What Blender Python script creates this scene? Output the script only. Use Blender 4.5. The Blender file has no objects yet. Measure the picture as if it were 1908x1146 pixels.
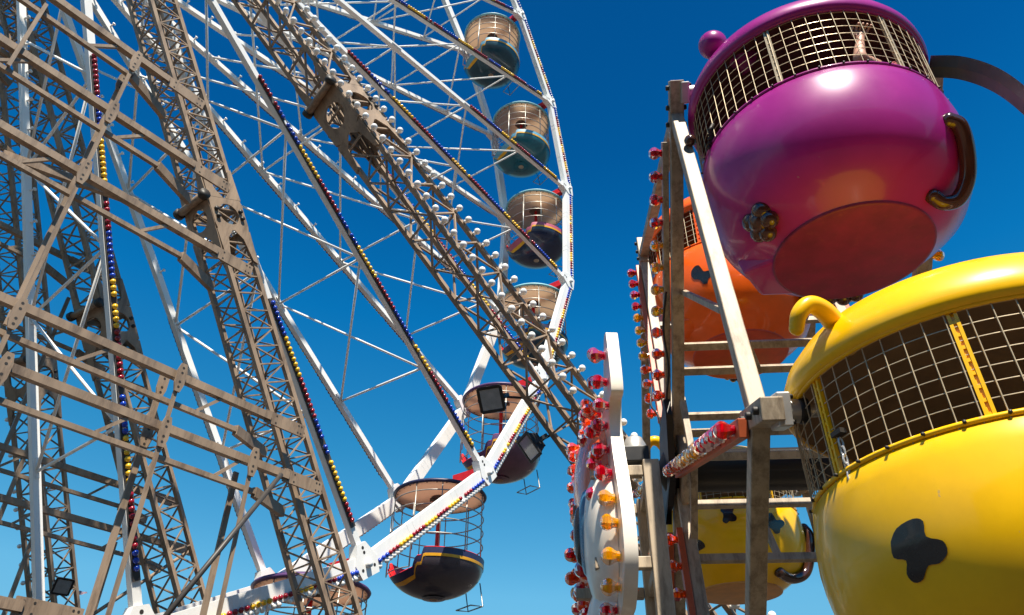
import bpy, math, random
from mathutils import Vector as V, Matrix
random.seed(7)
PI = math.pi
sc = bpy.context.scene
COL = sc.collection
CAMZ = 1.65

# ------------------------------------------------------------------ camera
F = 1400.0; W0, H0 = 1908, 1146
PITCH = 0.611416; ROLL = -0.0098515
cam_d = bpy.data.cameras.new('camera'); cam = bpy.data.objects.new('camera', cam_d); COL.objects.link(cam)
cam_d.sensor_fit = 'HORIZONTAL'; cam_d.sensor_width = 36.0; cam_d.lens = F/W0*36.0
cam_d.clip_start = 0.05; cam_d.clip_end = 5000
cam.matrix_world = Matrix.Translation((0, 0, CAMZ)) @ Matrix.Rotation(PI/2+PITCH, 4, 'X') @ Matrix.Rotation(-ROLL, 4, 'Z')
sc.camera = cam
CAM = V((0, 0, CAMZ))

def ray(u, v):
    x = (u-W0/2)/F; y = (H0/2-v)/F
    c, s = math.cos(-ROLL), math.sin(-ROLL); x, y = x*c-y*s, x*s+y*c
    c, s = math.cos(PITCH), math.sin(PITCH)
    return V((x, c-y*s, s+y*c))
def at_depth(u, v, d): return CAM + ray(u, v)*d
def on_plane(u, v, p0, n):
    d = ray(u, v); return CAM + d*(((p0-CAM).dot(n))/d.dot(n))
def depth_of(p):
    q = p-CAM; return q.y*math.cos(PITCH)+q.z*math.sin(PITCH)
def pix(p):
    q = p-CAM; c, s = math.cos(PITCH), math.sin(PITCH)
    d = q.y*c+q.z*s; u = q.x; v = -q.y*s+q.z*c
    cr, sr = math.cos(ROLL), math.sin(ROLL); u, v = u*cr-v*sr, u*sr+v*cr
    return (W0/2+F*u/d, H0/2-F*v/d) if d > .1 else (-9999, -9999)

# ------------------------------------------------------------------ materials
MATS = {}
def mat(name, col, rough=.5, metal=0, var=.15, scale=6, dirt=None, dirt_amt=.0, coat=0, trans=0, bump=0, spec=.5, streak=False, ior=1.45, transl=None, chips=None):
    if name in MATS: return MATS[name]
    m = bpy.data.materials.new(name); m.use_nodes = True; nt = m.node_tree; N = nt.nodes; L = nt.links
    b = N['Principled BSDF']; b.inputs['Roughness'].default_value = rough; b.inputs['Metallic'].default_value = metal
    b.inputs['Specular IOR Level'].default_value = spec; b.inputs['IOR'].default_value = ior
    if coat: b.inputs['Coat Weight'].default_value = coat; b.inputs['Coat Roughness'].default_value = .10 if coat == .4 or coat == .5 else .06
    if trans: b.inputs['Transmission Weight'].default_value = trans
    tc = N.new('ShaderNodeTexCoord'); geo = N.new('ShaderNodeNewGeometry')
    no = N.new('ShaderNodeTexNoise'); no.inputs['Scale'].default_value = scale; no.inputs['Detail'].default_value = 6
    no.inputs['Roughness'].default_value = .65
    src = geo.outputs['Position']
    if streak:
        mp = N.new('ShaderNodeMapping'); mp.inputs['Scale'].default_value = (1, 1, .18); L.new(src, mp.inputs['Vector']); src = mp.outputs['Vector']
    L.new(src, no.inputs['Vector'])
    rmp = N.new('ShaderNodeValToRGB')
    c = V(col[:3])
    rmp.color_ramp.elements[0].position = .3; rmp.color_ramp.elements[1].position = .7
    rmp.color_ramp.elements[0].color = (*[max(0, x*(1-var)) for x in c], 1)
    rmp.color_ramp.elements[1].color = (*[min(1, x*(1+var*.6)) for x in c], 1)
    L.new(no.outputs['Fac'], rmp.inputs['Fac'])
    out = rmp.outputs['Color']
    if dirt:
        n2 = N.new('ShaderNodeTexNoise'); n2.inputs['Scale'].default_value = scale*2.3; n2.inputs['Detail'].default_value = 8; n2.inputs['Roughness'].default_value = .75
        L.new(src, n2.inputs['Vector'])
        r2 = N.new('ShaderNodeValToRGB'); r2.color_ramp.elements[0].position = .62-.25*dirt_amt; r2.color_ramp.elements[1].position = .72
        r2.color_ramp.elements[0].color = (0, 0, 0, 1); r2.color_ramp.elements[1].color = (dirt_amt*1.4 if dirt_amt < .7 else 1,)*3+(1,)
        L.new(n2.outputs['Fac'], r2.inputs['Fac'])
        mx = N.new('ShaderNodeMixRGB'); mx.inputs['Color2'].default_value = (*dirt, 1)
        L.new(r2.outputs['Color'], mx.inputs['Fac']); L.new(out, mx.inputs['Color1']); out = mx.outputs['Color']
    if chips:
        n3 = N.new('ShaderNodeTexNoise'); n3.inputs['Scale'].default_value = 26; n3.inputs['Detail'].default_value = 5
        mp3 = N.new('ShaderNodeMapping'); mp3.inputs['Scale'].default_value = (1, 1, .45); L.new(geo.outputs['Position'], mp3.inputs['Vector']); L.new(mp3.outputs['Vector'], n3.inputs['Vector'])
        r3 = N.new('ShaderNodeValToRGB'); r3.color_ramp.elements[0].position = .735; r3.color_ramp.elements[1].position = .75
        m3 = N.new('ShaderNodeMixRGB'); m3.inputs['Color2'].default_value = (*chips, 1); L.new(n3.outputs['Fac'], r3.inputs['Fac']); L.new(r3.outputs['Color'], m3.inputs['Fac']); L.new(out, m3.inputs['Color1']); out = m3.outputs['Color']
    L.new(out, b.inputs['Base Color'])
    if transl:
        tb = N.new('ShaderNodeBsdfTranslucent'); tb.inputs['Color'].default_value = (*transl, 1); ms = N.new('ShaderNodeMixShader'); ms.inputs[0].default_value = .5
        L.new(b.outputs[0], ms.inputs[1]); L.new(tb.outputs[0], ms.inputs[2]); L.new(ms.outputs[0], N['Material Output'].inputs['Surface'])
    if rough > .08:
        mr = N.new('ShaderNodeMapRange'); mr.inputs['To Min'].default_value = max(.02, rough-.08); mr.inputs['To Max'].default_value = min(1, rough+.12)
        L.new(no.outputs['Fac'], mr.inputs['Value']); L.new(mr.outputs['Result'], b.inputs['Roughness'])
    if bump:
        bp = N.new('ShaderNodeBump'); bp.inputs['Strength'].default_value = bump; bp.inputs['Distance'].default_value = .01
        L.new(no.outputs['Fac'], bp.inputs['Height']); L.new(bp.outputs['Normal'], b.inputs['Normal'])
    MATS[name] = m; return m
brown = mat('tower_paint', (.30, .215, .145), .5, var=.3, scale=2.5, dirt=(.06, .038, .026), dirt_amt=.6, streak=True)
bolt = mat('dark_bolt', (.03, .025, .02), .5)
dkbrown = mat('dark_brown_steel', (.12, .09, .07), .6)  # even dark brown steel for cabin post collar, cross bar and floor
white = mat('white_paint', (.80, .79, .76), .42, var=.08, scale=2.2, dirt=(.45, .38, .30), dirt_amt=.18, streak=True)
grey = mat('galvanised_steel', (.55, .54, .52), .4, metal=.6, var=.2, scale=8)
cage_m = mat('cage_steel', (.42, .40, .36), .35, metal=.5, var=.2, scale=10)
backing = mat('strip_backing', (.06, .05, .045), .6)
bR = mat('bulb_red', (.28, .008, .02), .18, var=.1, coat=.4)
bB = mat('bulb_blue', (.01, .05, .42), .18, var=.1, coat=.4)
bY = mat('bulb_yellow', (.85, .50, .02), .18, var=.1, coat=.4)
bW = mat('bulb_white', (.85, .84, .80), .25, var=.05, coat=.3)
gR = mat('lens_red', (.66, .0, .012), .06, var=.05, trans=.6, scale=2)
gO = mat('lens_orange', (.97, .07, .0), .06, var=.05, trans=.6, scale=2)
gY = mat('lens_amber', (1.0, .42, .0), .06, var=.05, trans=.6, scale=2)
red = mat('red_paint', (.55, .012, .015), .4, var=.15)
wood = mat('ceiling_board', (.66, .48, .34), .6, var=.15, scale=3, dirt=(.30, .16, .10), dirt_amt=.2, transl=(.85, .66, .48))
cream = mat('cream_frame_paint', (.47, .38, .27), .5, var=.3, scale=5, dirt=(.09, .06, .038), dirt_amt=.68, streak=True)
black = mat('black_plastic', (.012, .012, .013), .45)
glass = mat('lamp_glass', (.25, .27, .28), .08, var=.3, coat=.5)
wire = mat('screen_wire', (.55, .44, .28), .35, metal=.35, var=.2, scale=15)
chocolate = mat('brown_gloss', (.055, .02, .012), .15, var=.3, coat=.6)
spot = mat('black_spot_paint', (.012, .010, .012), .25, coat=.3)
skin = mat('skin', (.56, .30, .21), .5, var=.1)
ground_m = mat('ground_asphalt', (.050, .040, .032), .85, var=.3, scale=3, dirt=(.08, .07, .06), dirt_amt=.3, bump=.4)

# ------------------------------------------------------------------ mesh builder
class MB:
    def __init__(s): s.v = []; s.f = []; s.m = []; s.sm = []; s.mats = []
    def mi(s, m):
        if m not in s.mats: s.mats.append(m)
        return s.mats.index(m)
    def add(s, vs, fs, m, smooth=False):
        o = len(s.v); k = s.mi(m); s.v += [tuple(x) for x in vs]
        for f in fs: s.f.append([o+i for i in f]); s.m.append(k); s.sm.append(smooth)
        return s
    def bar(s, a, b, w, h, up, m):           # rectangular bar a->b; h along up
        a, b, up = V(a), V(b), V(up); d = (b-a).normalized(); x = d.cross(up)
        if x.length < 1e-5: x = d.orthogonal()
        x.normalize(); y = x.cross(d).normalized(); x *= w/2; y *= h/2
        vs = [p+i*x+j*y for p in (a, b) for i, j in ((-1, -1), (1, -1), (1, 1), (-1, 1))]
        return s.add(vs, [(0, 1, 2, 3), (7, 6, 5, 4), (0, 4, 5, 1), (1, 5, 6, 2), (2, 6, 7, 3), (3, 7, 4, 0)], m)
    def box(s, c, x, y, z, m):                # half-extent vectors
        c = V(c); vs = [c+i*x+j*y+k*z for k in (-1, 1) for i, j in ((-1, -1), (1, -1), (1, 1), (-1, 1))]
        return s.add(vs, [(0, 3, 2, 1), (4, 5, 6, 7), (0, 1, 5, 4), (1, 2, 6, 5), (2, 3, 7, 6), (3, 0, 4, 7)], m)
    def tube(s, pts, r, m, n=8, closed=False, caps=True):
        pts = [V(p) for p in pts]; k = len(pts); rs = r if isinstance(r, (list, tuple)) else [r]*k
        vs = []; ref = None
        for i, p in enumerate(pts):
            if closed: d = pts[(i+1) % k]-pts[i-1]
            else: d = pts[min(i+1, k-1)]-pts[max(i-1, 0)]
            d.normalize()
            if ref is None: ref = d.orthogonal().normalized()
            ref = (ref-d*ref.dot(d)); ref.normalize(); q = d.cross(ref)
            for j in range(n):
                t = 2*PI*j/n; vs.append(p+(ref*math.cos(t)+q*math.sin(t))*rs[i])
        fs = []
        for i in range(k if closed else k-1):
            for j in range(n):
                a = i*n+j; b = i*n+(j+1) % n; c = ((i+1) % k)*n+(j+1) % n; e = ((i+1) % k)*n+j
                fs.append((a, b, c, e))
        if not closed and caps: fs += [tuple(range(n-1, -1, -1)), tuple(range((k-1)*n, k*n))]
        return s.add(vs, fs, m, n > 5)
    def lathe(s, c, prof, m, n=48, axis=None, smooth=True, ref=None):  # prof: (r, z) along axis
        c = V(c); ax = V(axis or (0, 0, 1)).normalized(); x = V(ref).normalized() if ref else (V((1, 0, 0)) if abs(ax.x) < .9 else V((0, 1, 0)))
        x = (x-ax*x.dot(ax)).normalized(); y = ax.cross(x); vs = []
        for r, z in prof:
            for j in range(n):
                t = 2*PI*j/n; vs.append(c+ax*z+(x*math.cos(t)+y*math.sin(t))*max(r, 1e-4))
        fs = [(i*n+j, i*n+(j+1) % n, (i+1)*n+(j+1) % n, (i+1)*n+j) for i in range(len(prof)-1) for j in range(n)]
        return s.add(vs, fs, m, smooth)
    def ball(s, c, r, m, n=16, sq=(1, 1, 1)):
        c = V(c); vs = [c+V((0, 0, -r*sq[2]))]; h = n//2
        for i in range(1, h):
            p = -PI/2+PI*i/h
            for j in range(n):
                t = 2*PI*j/n; vs.append(c+V((math.cos(p)*math.cos(t)*r*sq[0], math.cos(p)*math.sin(t)*r*sq[1], math.sin(p)*r*sq[2])))
        vs.append(c+V((0, 0, r*sq[2]))); fs = []
        for j in range(n):
            fs.append((0, 1+(j+1) % n, 1+j))
            for i in range(h-2): a = 1+i*n; fs.append((a+j, a+(j+1) % n, a+n+(j+1) % n, a+n+j))
            a = 1+(h-2)*n; fs.append((a+j, a+(j+1) % n, len(vs)-1))
        return s.add(vs, fs, m, True)
    def prism(s, pts, n, t, m, rimm=None, sm=False):    # polygon pts extruded by n*t, centred
        n = V(n).normalized(); k = len(pts); pts = [V(p) for p in pts]
        vs = [p+n*t/2 for p in pts]+[p-n*t/2 for p in pts]
        s.add(vs, [tuple(range(k)), tuple(range(2*k-1, k-1, -1))], m)
        return s.add(vs, [(i, i+k, (i+1) % k+k, (i+1) % k) for i in range(k)], rimm or m, sm)
    def disc(s, c, n, r, m, seg=10):
        c = V(c); n = V(n).normalized(); x = n.orthogonal().normalized(); y = n.cross(x)
        return s.add([c+(x*math.cos(2*PI*i/seg)+y*math.sin(2*PI*i/seg))*r for i in range(seg)], [tuple(range(seg))], m)
    def holed(s, c, x, y, hx, hy, r, t, m, oct_=0, seg=24):    # rectangular plate with a round hole
        c = V(c); x = V(x).normalized(); y = V(y).normalized(); n = x.cross(y); vs = []
        for sgn in (1, -1):
            for i in range(seg):
                a = 2*PI*i/seg; ca, sa = math.cos(a), math.sin(a); k = min(hx/max(abs(ca), 1e-6), hy/max(abs(sa), 1e-6))
                vs.append(c+n*sgn*t/2+x*ca*k+y*sa*k); 
            for i in range(seg):
                a = 2*PI*i/seg; vs.append(c+n*sgn*t/2+x*math.cos(a)*r+y*math.sin(a)*r)
        fs = []
        for i in range(seg):
            j = (i+1) % seg; q = 2*seg
            fs += [(i, j, seg+j, seg+i), (q+j, q+i, q+seg+i, q+seg+j), (seg+i, seg+j, q+seg+j, q+seg+i), (j, i, q+i, q+j)]
        return s.add(vs, fs, m)
    def mesh(s, name, origin=(0, 0, 0)):
        me = bpy.data.meshes.new(name); o = V(origin)
        me.from_pydata([tuple(V(v)-o) for v in s.v], [], s.f)
        for m in s.mats: me.materials.append(m)
        me.polygons.foreach_set('material_index', s.m); me.polygons.foreach_set('use_smooth', s.sm); me.update()
        return me
    def build(s, name, parent=None, origin=None, label=None, bevel=0, **kw):
        o0 = origin if origin is not None else (root_of(parent).location.copy() if parent else V((0, 0, 0)))
        ob = bpy.data.objects.new(name, s.mesh(name, o0)); COL.objects.link(ob)
        if parent: ob.parent = parent
        else: ob.location = V(o0)
        if label: ob['label'] = label
        for k, v in kw.items(): ob[k] = v
        if bevel:
            md = ob.modifiers.new('bevel', 'BEVEL'); md.width = bevel; md.segments = 2; md.limit_method = 'ANGLE'
        return ob
def root_of(o):
    while o.parent: o = o.parent
    return o
def thing(name, label, cat, loc, group=None):
    o = bpy.data.objects.new(name, None); COL.objects.link(o); o.location = V(loc); o.empty_display_size = .2
    o['label'] = label; o['category'] = cat
    if group: o['group'] = group
    return o
def inst(name, me, parent, pos, axis=None, scale=1.0, spin=0.0, **kw):   # placed copy sharing mesh data (local +Z -> axis)
    ob = bpy.data.objects.new(name, me); COL.objects.link(ob)
    ob.parent = parent; ob.location = V(pos)-root_of(parent).location
    if axis is not None: ob.rotation_euler = (V(axis).to_track_quat('Z', 'Y').to_matrix() @ Matrix.Rotation(spin, 3, 'Z')).to_euler()
    ob.scale = (scale,)*3
    for k, v in kw.items(): ob[k] = v
    return ob
Z = V((0, 0, 1))

# ------------------------------------------------------------------ ground
g = MB(); g.add([(-600, -600, 0), (600, -600, 0), (600, 600, 0), (-600, 600, 0)], [(0, 1, 2, 3)], ground_m)
gr = g.build('ground'); gr['kind'] = 'structure'

# ================================================================== big wheel
AZ = .666139
E_ = V((math.sin(AZ), math.cos(AZ), 0)); NN = V((math.cos(AZ), -math.sin(AZ), 0))
HUB = V((-8.51291522, 7.03115501, 16.2295667+CAMZ)); R = 15.0; WID = 1.272; WH = 1.645; TN = {1: -1.293, -1: -.680}; PH = .585276
def wp(s, z, q): return HUB+E_*s+Z*z+NN*q
def wpix(u, v, q): return on_plane(u, v, HUB+NN*q, NN)
def wloc(p): d = p-HUB; return d.dot(E_), d.z, d.dot(NN)
def ang(k): return PH-k*PI/12
def rdir(k): a = ang(k); return E_*math.cos(a)+Z*math.sin(a)
def tdir(k): a = ang(k); return -E_*math.sin(a)+Z*math.cos(a)
PIX_SHIFT = {}  # rim nodes shifted off the regular circle to land on image pixels
for k_, (u_, v_) in enumerate(((969, 28), (1025, 191), (1056, 353), (1057.5, 526), (1007, 708), (904, 883), (678, 1053))):
    q_ = wpix(u_, v_, WID)-(HUB+rdir(k_)*R+NN*WID); PIX_SHIFT[k_] = E_*q_.dot(E_)+Z*q_.z
PIX_SHIFT[-1] = PIX_SHIFT[0]*.5; PIX_SHIFT[7] = PIX_SHIFT[6]*.6
def pix_shift(k): return PIX_SHIFT.get(k if k < 14 else k-24, V((0, 0, 0)))
def node(k, sd): return HUB+rdir(k)*R+NN*sd*WID+pix_shift(k)
def spk(k, sd, r):
    t = r/R; return HUB+rdir(k)*r+NN*sd*(WID+(WH-WID)*(1-t))+tdir(k)*TN[sd]*(1-t)+pix_shift(k)*t

wheel = thing('ferris_wheel', 'tall white Ferris wheel strung with red, blue and yellow bulbs', 'ferris wheel', (HUB.x, HUB.y, 0))
b = MB()
b.lathe(HUB-NN*2.0, [(0, 0), (.55, 0), (.55, 4.0), (0, 4.0)], white, 24, NN)
for sd in (1, -1):
    b.lathe(HUB+NN*(sd*1.65-.06), [(.5, 0), (1.5, 0), (1.5, .12), (.5, .12)], white, 24, NN)
b.build('hub', wheel)
stuffb = MB()
allbulbs = []
CY = [bR, bB, bY]
for k in range(24):
    kk = k if k < 14 else k-24
    for sd in (1, -1):
        vis = -5 <= kk <= 9
        b = MB(); a0 = spk(kk, sd, 1.2); a1 = spk(kk, sd, 14.95); d = (a1-a0).normalized()
        b.bar(a0, a1, .118, .118, NN, white)
        for r in (4.2, 7.0, 9.8, 12.3):
            p = spk(kk, sd, r); b.bar(p-d*.16, p+d*.16, .05, .17, NN, white)
        if sd == -1 and vis:                # lamp pegs along the inner part
            x = d.cross(NN).normalized(); r = 2.5
            while r < 9.3:
                p = spk(kk, sd, r); q = (x*-.4+NN*.9).normalized()
                b.tube([p, p+q*.16], .018, white, 6); b.tube([p+q*.15, p+q*.17], .034, white, 6); r += .62
        sp = b.build('spoke', wheel)
        if vis:
            st = {1: {2: 9.9, 6: 10.3, 8: 7, 0: 4, 7: 6.7}.get(kk, 5.95), -1: {5: 9.4, 6: 9.6, 7: 9.0}.get(kk, 5.0)}[sd]
            p0 = spk(kk, sd, st); p1 = spk(kk, sd, 14.35); bk = MB()
            dd = (p1-p0); ln = dd.length; dd.normalize(); side = dd.cross(NN).normalized()
            if sd == 1: off = NN*.075; o2 = NN*.102
            else: off = NN*-.075; o2 = NN*-.102
            bk.bar(p0+off, p1+off, .10, .02, NN, backing); bk.build('bulb_rail', sp)
            n = int(ln/.092); sh = {6: 1}.get(kk, 0)
            for i in range(n):
                if (i+kk*5) % 31 == 30: continue
                allbulbs.append((p0+dd*(i*.092)+o2, CY[(i//8+sh) % 3]))
for k in range(24):
    kk = k if k < 14 else k-24
    for sd in (1, -1):
        a, c = node(kk, sd), node(kk+1, sd); d = (c-a).normalized(); rm = (rdir(kk)+rdir(kk+1)).normalized()
        b = MB(); b.bar(a+d*.12, c-d*.12, .15, .29, rm, white)
        for f in (.3, .34, .66, .7): b.bar(a.lerp(c, f)-rm*.148, a.lerp(c, f)+rm*.148, .154, .02, d, white)
        b.build('rim_beam', wheel)
        if -5 <= kk <= 8:
            n = 36; pat = [bB]*5+[bR]*5+[bY]*4+[bR]*4+[bY]*4+[bR]*4+[bY]*4+[bR]*3+[bB]*3
            for i in range(n):
                p = a.lerp(c, .07+.86*i/(n-1))+NN*sd*.092
                allbulbs.append((p+rm*.075, pat[i])); allbulbs.append((p+rm*.16-NN*sd*.03+d*.03, bW))
        b = MB(); rk = rdir(kk); tk = tdir(kk)
        pts = [a+rk*x+tk*y for x, y in ((.2, -.2), (.2, .2), (-.05, .26), (-.36, .1), (-.36, -.1), (-.05, -.26))]
        b.prism(pts, NN, .19, white)
        for x, y in ((.06, -.14), (.06, .14), (-.2, 0), (-.28, .0)):
            b.disc(a+rk*x+tk*y+NN*sd*.098, NN*sd, .028, bolt)
        b.tube([a-NN*.16, a+NN*.16], .06, white, 10)
        b.build('node_bracket', wheel)
# tie rods between the two sides
rods = []
for k in range(24):
    kk = k if k < 14 else k-24
    for r0, r1 in ((4.2, 7.0), (7.0, 9.8), (9.8, 12.4)):
        rods.append((kk, spk(kk, 1, r0), spk(kk, -1, r1))); rods.append((kk, spk(kk, -1, r0), spk(kk, 1, r1)))
    for r_ in (12.35, 9.8, 7.0): rods.append((kk, spk(kk, 1, r_), spk(kk, -1, r_)))
def inframe(p, m=60): u, v = pix(p); return -m < u < W0+m and -m < v < H0+m
rest = MB(); cnt = 0
for kk, p, q in rods:
    seen = any(inframe(p.lerp(q, i/6), 0) for i in range(7)) and depth_of(p) > 0
    if seen and cnt < 100:
        cnt += 1; m = MB(); m.tube([p, q], .025, white, 8); m.build('tie_rod', wheel)
    else: rest.tube([p, q], .025, white, 6)
rest.build('tie_rod', wheel, kind='stuff')
# small bulbs: the 100 that show largest as parts, the rest as one stuff part
def bulb_mesh(m, r=.043):
    x = MB(); x.lathe((0, 0, 0), [(0, r), (r*.7, r*.72), (r, 0), (r*.7, -r*.72), (0, -r)], m, 8); return x
BMS = {m.name: bulb_mesh(m).mesh('bulb') for m in (bR, bB, bY, bW)}
vis = sorted([(depth_of(p), i) for i, (p, m) in enumerate(allbulbs) if inframe(p, -6) and m is not bW])
near = set(i for _, i in vis[:100])
for i, (p, m) in enumerate(allbulbs):
    if i % 53 == 17: continue                 # a few sockets have lost their bulb
    if i in near: inst('bulb', BMS[m.name], wheel, p)
    else:
        r = .043 if m is not bW else .05
        x = bulb_mesh(m, r); stuffb.add([V(v)+p for v in x.v], x.f, m, True)
stuffb.build('bulb', wheel, kind='stuff')

# ------------------------------------------------------------------ cabins
def teal(n, c): return mat(n, c, .28, var=.25, scale=2.5, coat=.35, dirt=tuple(x*.35 for x in c), dirt_amt=.25)
stripe_m = mat('gold_stripe', (.75, .36, .02), .35)
rimblue = mat('rim_blue', (.25, .55, .62), .4)
def cabin(k, label, bowl_m, band_m, roof_m, inner_m=red):
    o = (node(k, 1)+node(k, -1))/2
    t = thing('wheel_cabin', label, 'ferris wheel cabin', o, 'cabins hanging on the white wheel')
    door = math.atan2(-E_.y*.8-NN.y*-.5, -E_.x*.8-NN.x*-.5)
    door = math.atan2((-E_*.85-NN*.25).y, (-E_*.85-NN*.25).x)
    RB = 1.0; zr = -1.62; D = .76; dw = .52
    b = MB(); b.lathe(o, [(0, -.05), (.5, -.08), (.85, -.13), (.93, -.155)], roof_m, 56); b.lathe(o, [(.93, -.155), (1.0, -.185), (1.025, -.22), (1.01, -.25), (.96, -.254)], band_m if roof_m is not roofb else rimblue, 56)
    rf = b.build('roof', t)
    b = MB(); b.lathe(o, [(0, -.232), (.3, -.234), (.9, -.24), (.965, -.252)], wood, 56)
    for i in range(28):
        a = 2*PI*i/28; b.disc(o+V((.93*math.cos(a), .93*math.sin(a), -.2525)), (0, 0, -1), .02, bolt, 6)
    b.build('ceiling', rf)
    b = MB(); b.tube([o-NN*1.2, o-NN*.45, o+NN*.45, o+NN*1.2], [.055, .10, .10, .055], red, 8)
    b.bar(o+NN*.42+Z*.05, o+NN*1.14+Z*.05, .17, .20, Z, red); b.bar(o-NN*.78, o-NN*1.12, .2, .2, Z, red)
    b.build('axle', t)
    b = MB(); b.tube([o+Z*-.1, o+Z*-2.3], .05, red, 12); b.lathe(o, [(.05, -.24), (.2, -.245), (.2, -.27), (.05, -.28)], dkbrown, 16)
    b.bar(o+V((-.22, 0, -.29)), o+V((.22, 0, -.29)), .06, .06, Z, dkbrown)
    b.build('post', t)
    b = MB(); cr = .965
    ring = lambda z, a0=0, a1=2*PI, rr=cr: [o+V((rr*math.cos(a0+(a1-a0)*i/48), rr*math.sin(a0+(a1-a0)*i/48), z)) for i in range(49)]
    for z in (-.42, -.72, -1.02, -1.32): b.tube(ring(z, door+.5 if z < -.5 else 0, door+2*PI-.5 if z < -.5 else 2*PI), .013, cage_m, 6)
    for i in range(10):
        a = door+.5+(2*PI-1.0)*i/9; p = V((cr*math.cos(a), cr*math.sin(a), 0)); b.tube([o+p+Z*-.24, o+p+Z*(zr-.02)], .013, cage_m, 6)
    b.build('cage', t)
    b = MB()                                  # gate, folded against the cage
    for s in (.5, -.5):
        a = door+s; p = V((1.0*math.cos(a), 1.0*math.sin(a), 0)); b.tube([o+p+Z*-.7, o+p+Z*-1.98], .016, cage_m, 6)
    for z in (-.7, -1.1, -1.5, -1.98): b.tube(ring(z, door-.5, door+.5, 1.0), .012, cage_m, 6)
    b.build('gate', t)
    def prof(z): x = min(1, max(0, (zr-z)/D)); return RB*max(.0, 1-x**2.5)**.55
    def rimh(a):
        x = abs((a-door+PI) % (2*PI)-PI)
        if x < dw: return zr-.36-.05*math.cos(x/dw*PI/2)
        if x < dw+.22: return zr-.36+.20*(x-dw)/.11 if x < dw+.11 else zr-.16
        if x < dw+.27: return zr-.16+.16*(x-dw-.22)/.05
        return zr
    na = 144; angs = [door+2*PI*i/na for i in range(na)]
    b = MB(); nr = 20; vs = []
    for a in angs:
        h = rimh(a)
        for j in range(nr+1):
            z = h+(zr-D-h)*j/nr; r = prof(z); vs.append(o+V((r*math.cos(a), r*math.sin(a), z)))
    fs = [(i*(nr+1)+j, i*(nr+1)+j+1, ((i+1) % na)*(nr+1)+j+1, ((i+1) % na)*(nr+1)+j) for i in range(na) for j in range(nr)]
    b.add(vs, fs, bowl_m, True)
    b.lathe(o, [(0, zr-D-.01), (.16, zr-D-.012), (.2, zr-D+.002), (.24, zr-D+.002)], bowl_m, 32)
    b.lathe(o, [(0, zr-D-.02), (.07, zr-D-.018), (.09, zr-D-.011)], wood, 20)
    bowl = b.build('bowl', t)
    def strip(o0, o1, ro, m, name):
        b = MB(); vs = []
        for a in angs:
            h = rimh(a)
            for q in (o0, (o0+o1)/2, o1): z = h-q; r = prof(z)+ro; vs.append(o+V((r*math.cos(a), r*math.sin(a), z)))
        b.add(vs, [(i*3+j, i*3+j+1, ((i+1) % na)*3+j+1, ((i+1) % na)*3+j) for i in range(na) for j in (0, 1)], m, True)
        b.build(name, bowl)
    strip(0, .12, .005, band_m, 'rim_band'); strip(.12, .175, .009, stripe_m, 'trim_stripe')
    b = MB(); vs = []                         # lip and lining
    for a in angs:
        h = rimh(a)
        for q, rr in ((0, .008), (-.02, -.02), (0, -.05), (.5, -.06)): z = max(h-q, zr-D*.86); r = max(.02, prof(min(zr, z))+rr); vs.append(o+V((r*math.cos(a), r*math.sin(a), z)))
    b.add(vs, [(i*4+j, i*4+j+1, ((i+1) % na)*4+j+1, ((i+1) % na)*4+j) for i in range(na) for j in range(3)], inner_m, True)
    b.lathe(o, [(0, zr-.56), (.62, zr-.56)], dkbrown, 32)
    b.lathe(o, [(.5, zr-.56), (.5, zr-.38), (.84, zr-.38)], inner_m, 32)
    b.build('upholstery', t)
    b = MB(); ea = door+PI; rd = V((math.cos(ea), math.sin(ea), 0)); tg = V((-rd.y, rd.x, 0))
    for z0, z1, rr in ((zr-.35, zr-.80, .95),):
        for s in (-.28, .28): b.tube([o+rd*.93+tg*s+Z*z0, o+rd*1.02+tg*s+Z*z1, o+rd*.72+tg*s+Z*(z1-.02)], .014, cage_m, 6)
        b.tube([o+rd*1.02+tg*-.28+Z*z1, o+rd*1.02+tg*.28+Z*z1], .014, cage_m, 6); b.tube([o+rd*.72+tg*-.28+Z*(z1-.02), o+rd*.72+tg*.28+Z*(z1-.02)], .014, cage_m, 6)
    b.build('footstep', t)
    return t
tealm = teal('bowl_teal', (.012, .10, .13)); deep = teal('bowl_deep_teal', (.01, .05, .075)); navy = teal('bowl_navy', (.014, .022, .055))
mauve = teal('bowl_mauve', (.12, .05, .085)); dark = teal('bowl_dark_violet', (.05, .042, .055))
pale = mat('band_pale_blue', (.12, .36, .52), .4); pinkb = mat('band_pink', (.45, .10, .16), .4); violet = mat('band_violet', (.09, .04, .13), .4); navyb = mat('band_navy', (.02, .022, .07), .4)
roofb = mat('roof_pale_blue', (.20, .50, .58), .4, dirt=(.5, .5, .48), dirt_amt=.2, transl=(.85, .72, .6)); roofv = mat('roof_violet', (.10, .05, .16), .35, transl=(.7, .5, .42)); roofm = mat('roof_mauve', (.28, .14, .30), .4, transl=(.75, .55, .45))
cabin(0, 'highest whole cabin on the white wheel, dark teal bowl with a gold stripe', deep, pale, roofb)
cabin(1, 'teal cabin of the white wheel, second from the top, pale blue rim', tealm, pale, roofb)
cabin(2, 'navy cabin with a pink rim, third from the top on the white wheel', navy, pinkb, roofb)
cabD = cabin(3, 'cabin half hidden by the globe-lit leg, with a rider in pale blue', deep, navyb, roofb)
cabin(4, 'mauve cabin of the white wheel with a floodlight in front of it', mauve, violet, roofm)
cabin(5, 'dark violet cabin with gold stripe hanging clear below the rim, sky all round', dark, navyb, roofv)
cabin(6, 'lowest cabin at the bottom edge, only its violet roof showing behind a brown leg', mauve, violet, roofm)

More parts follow.
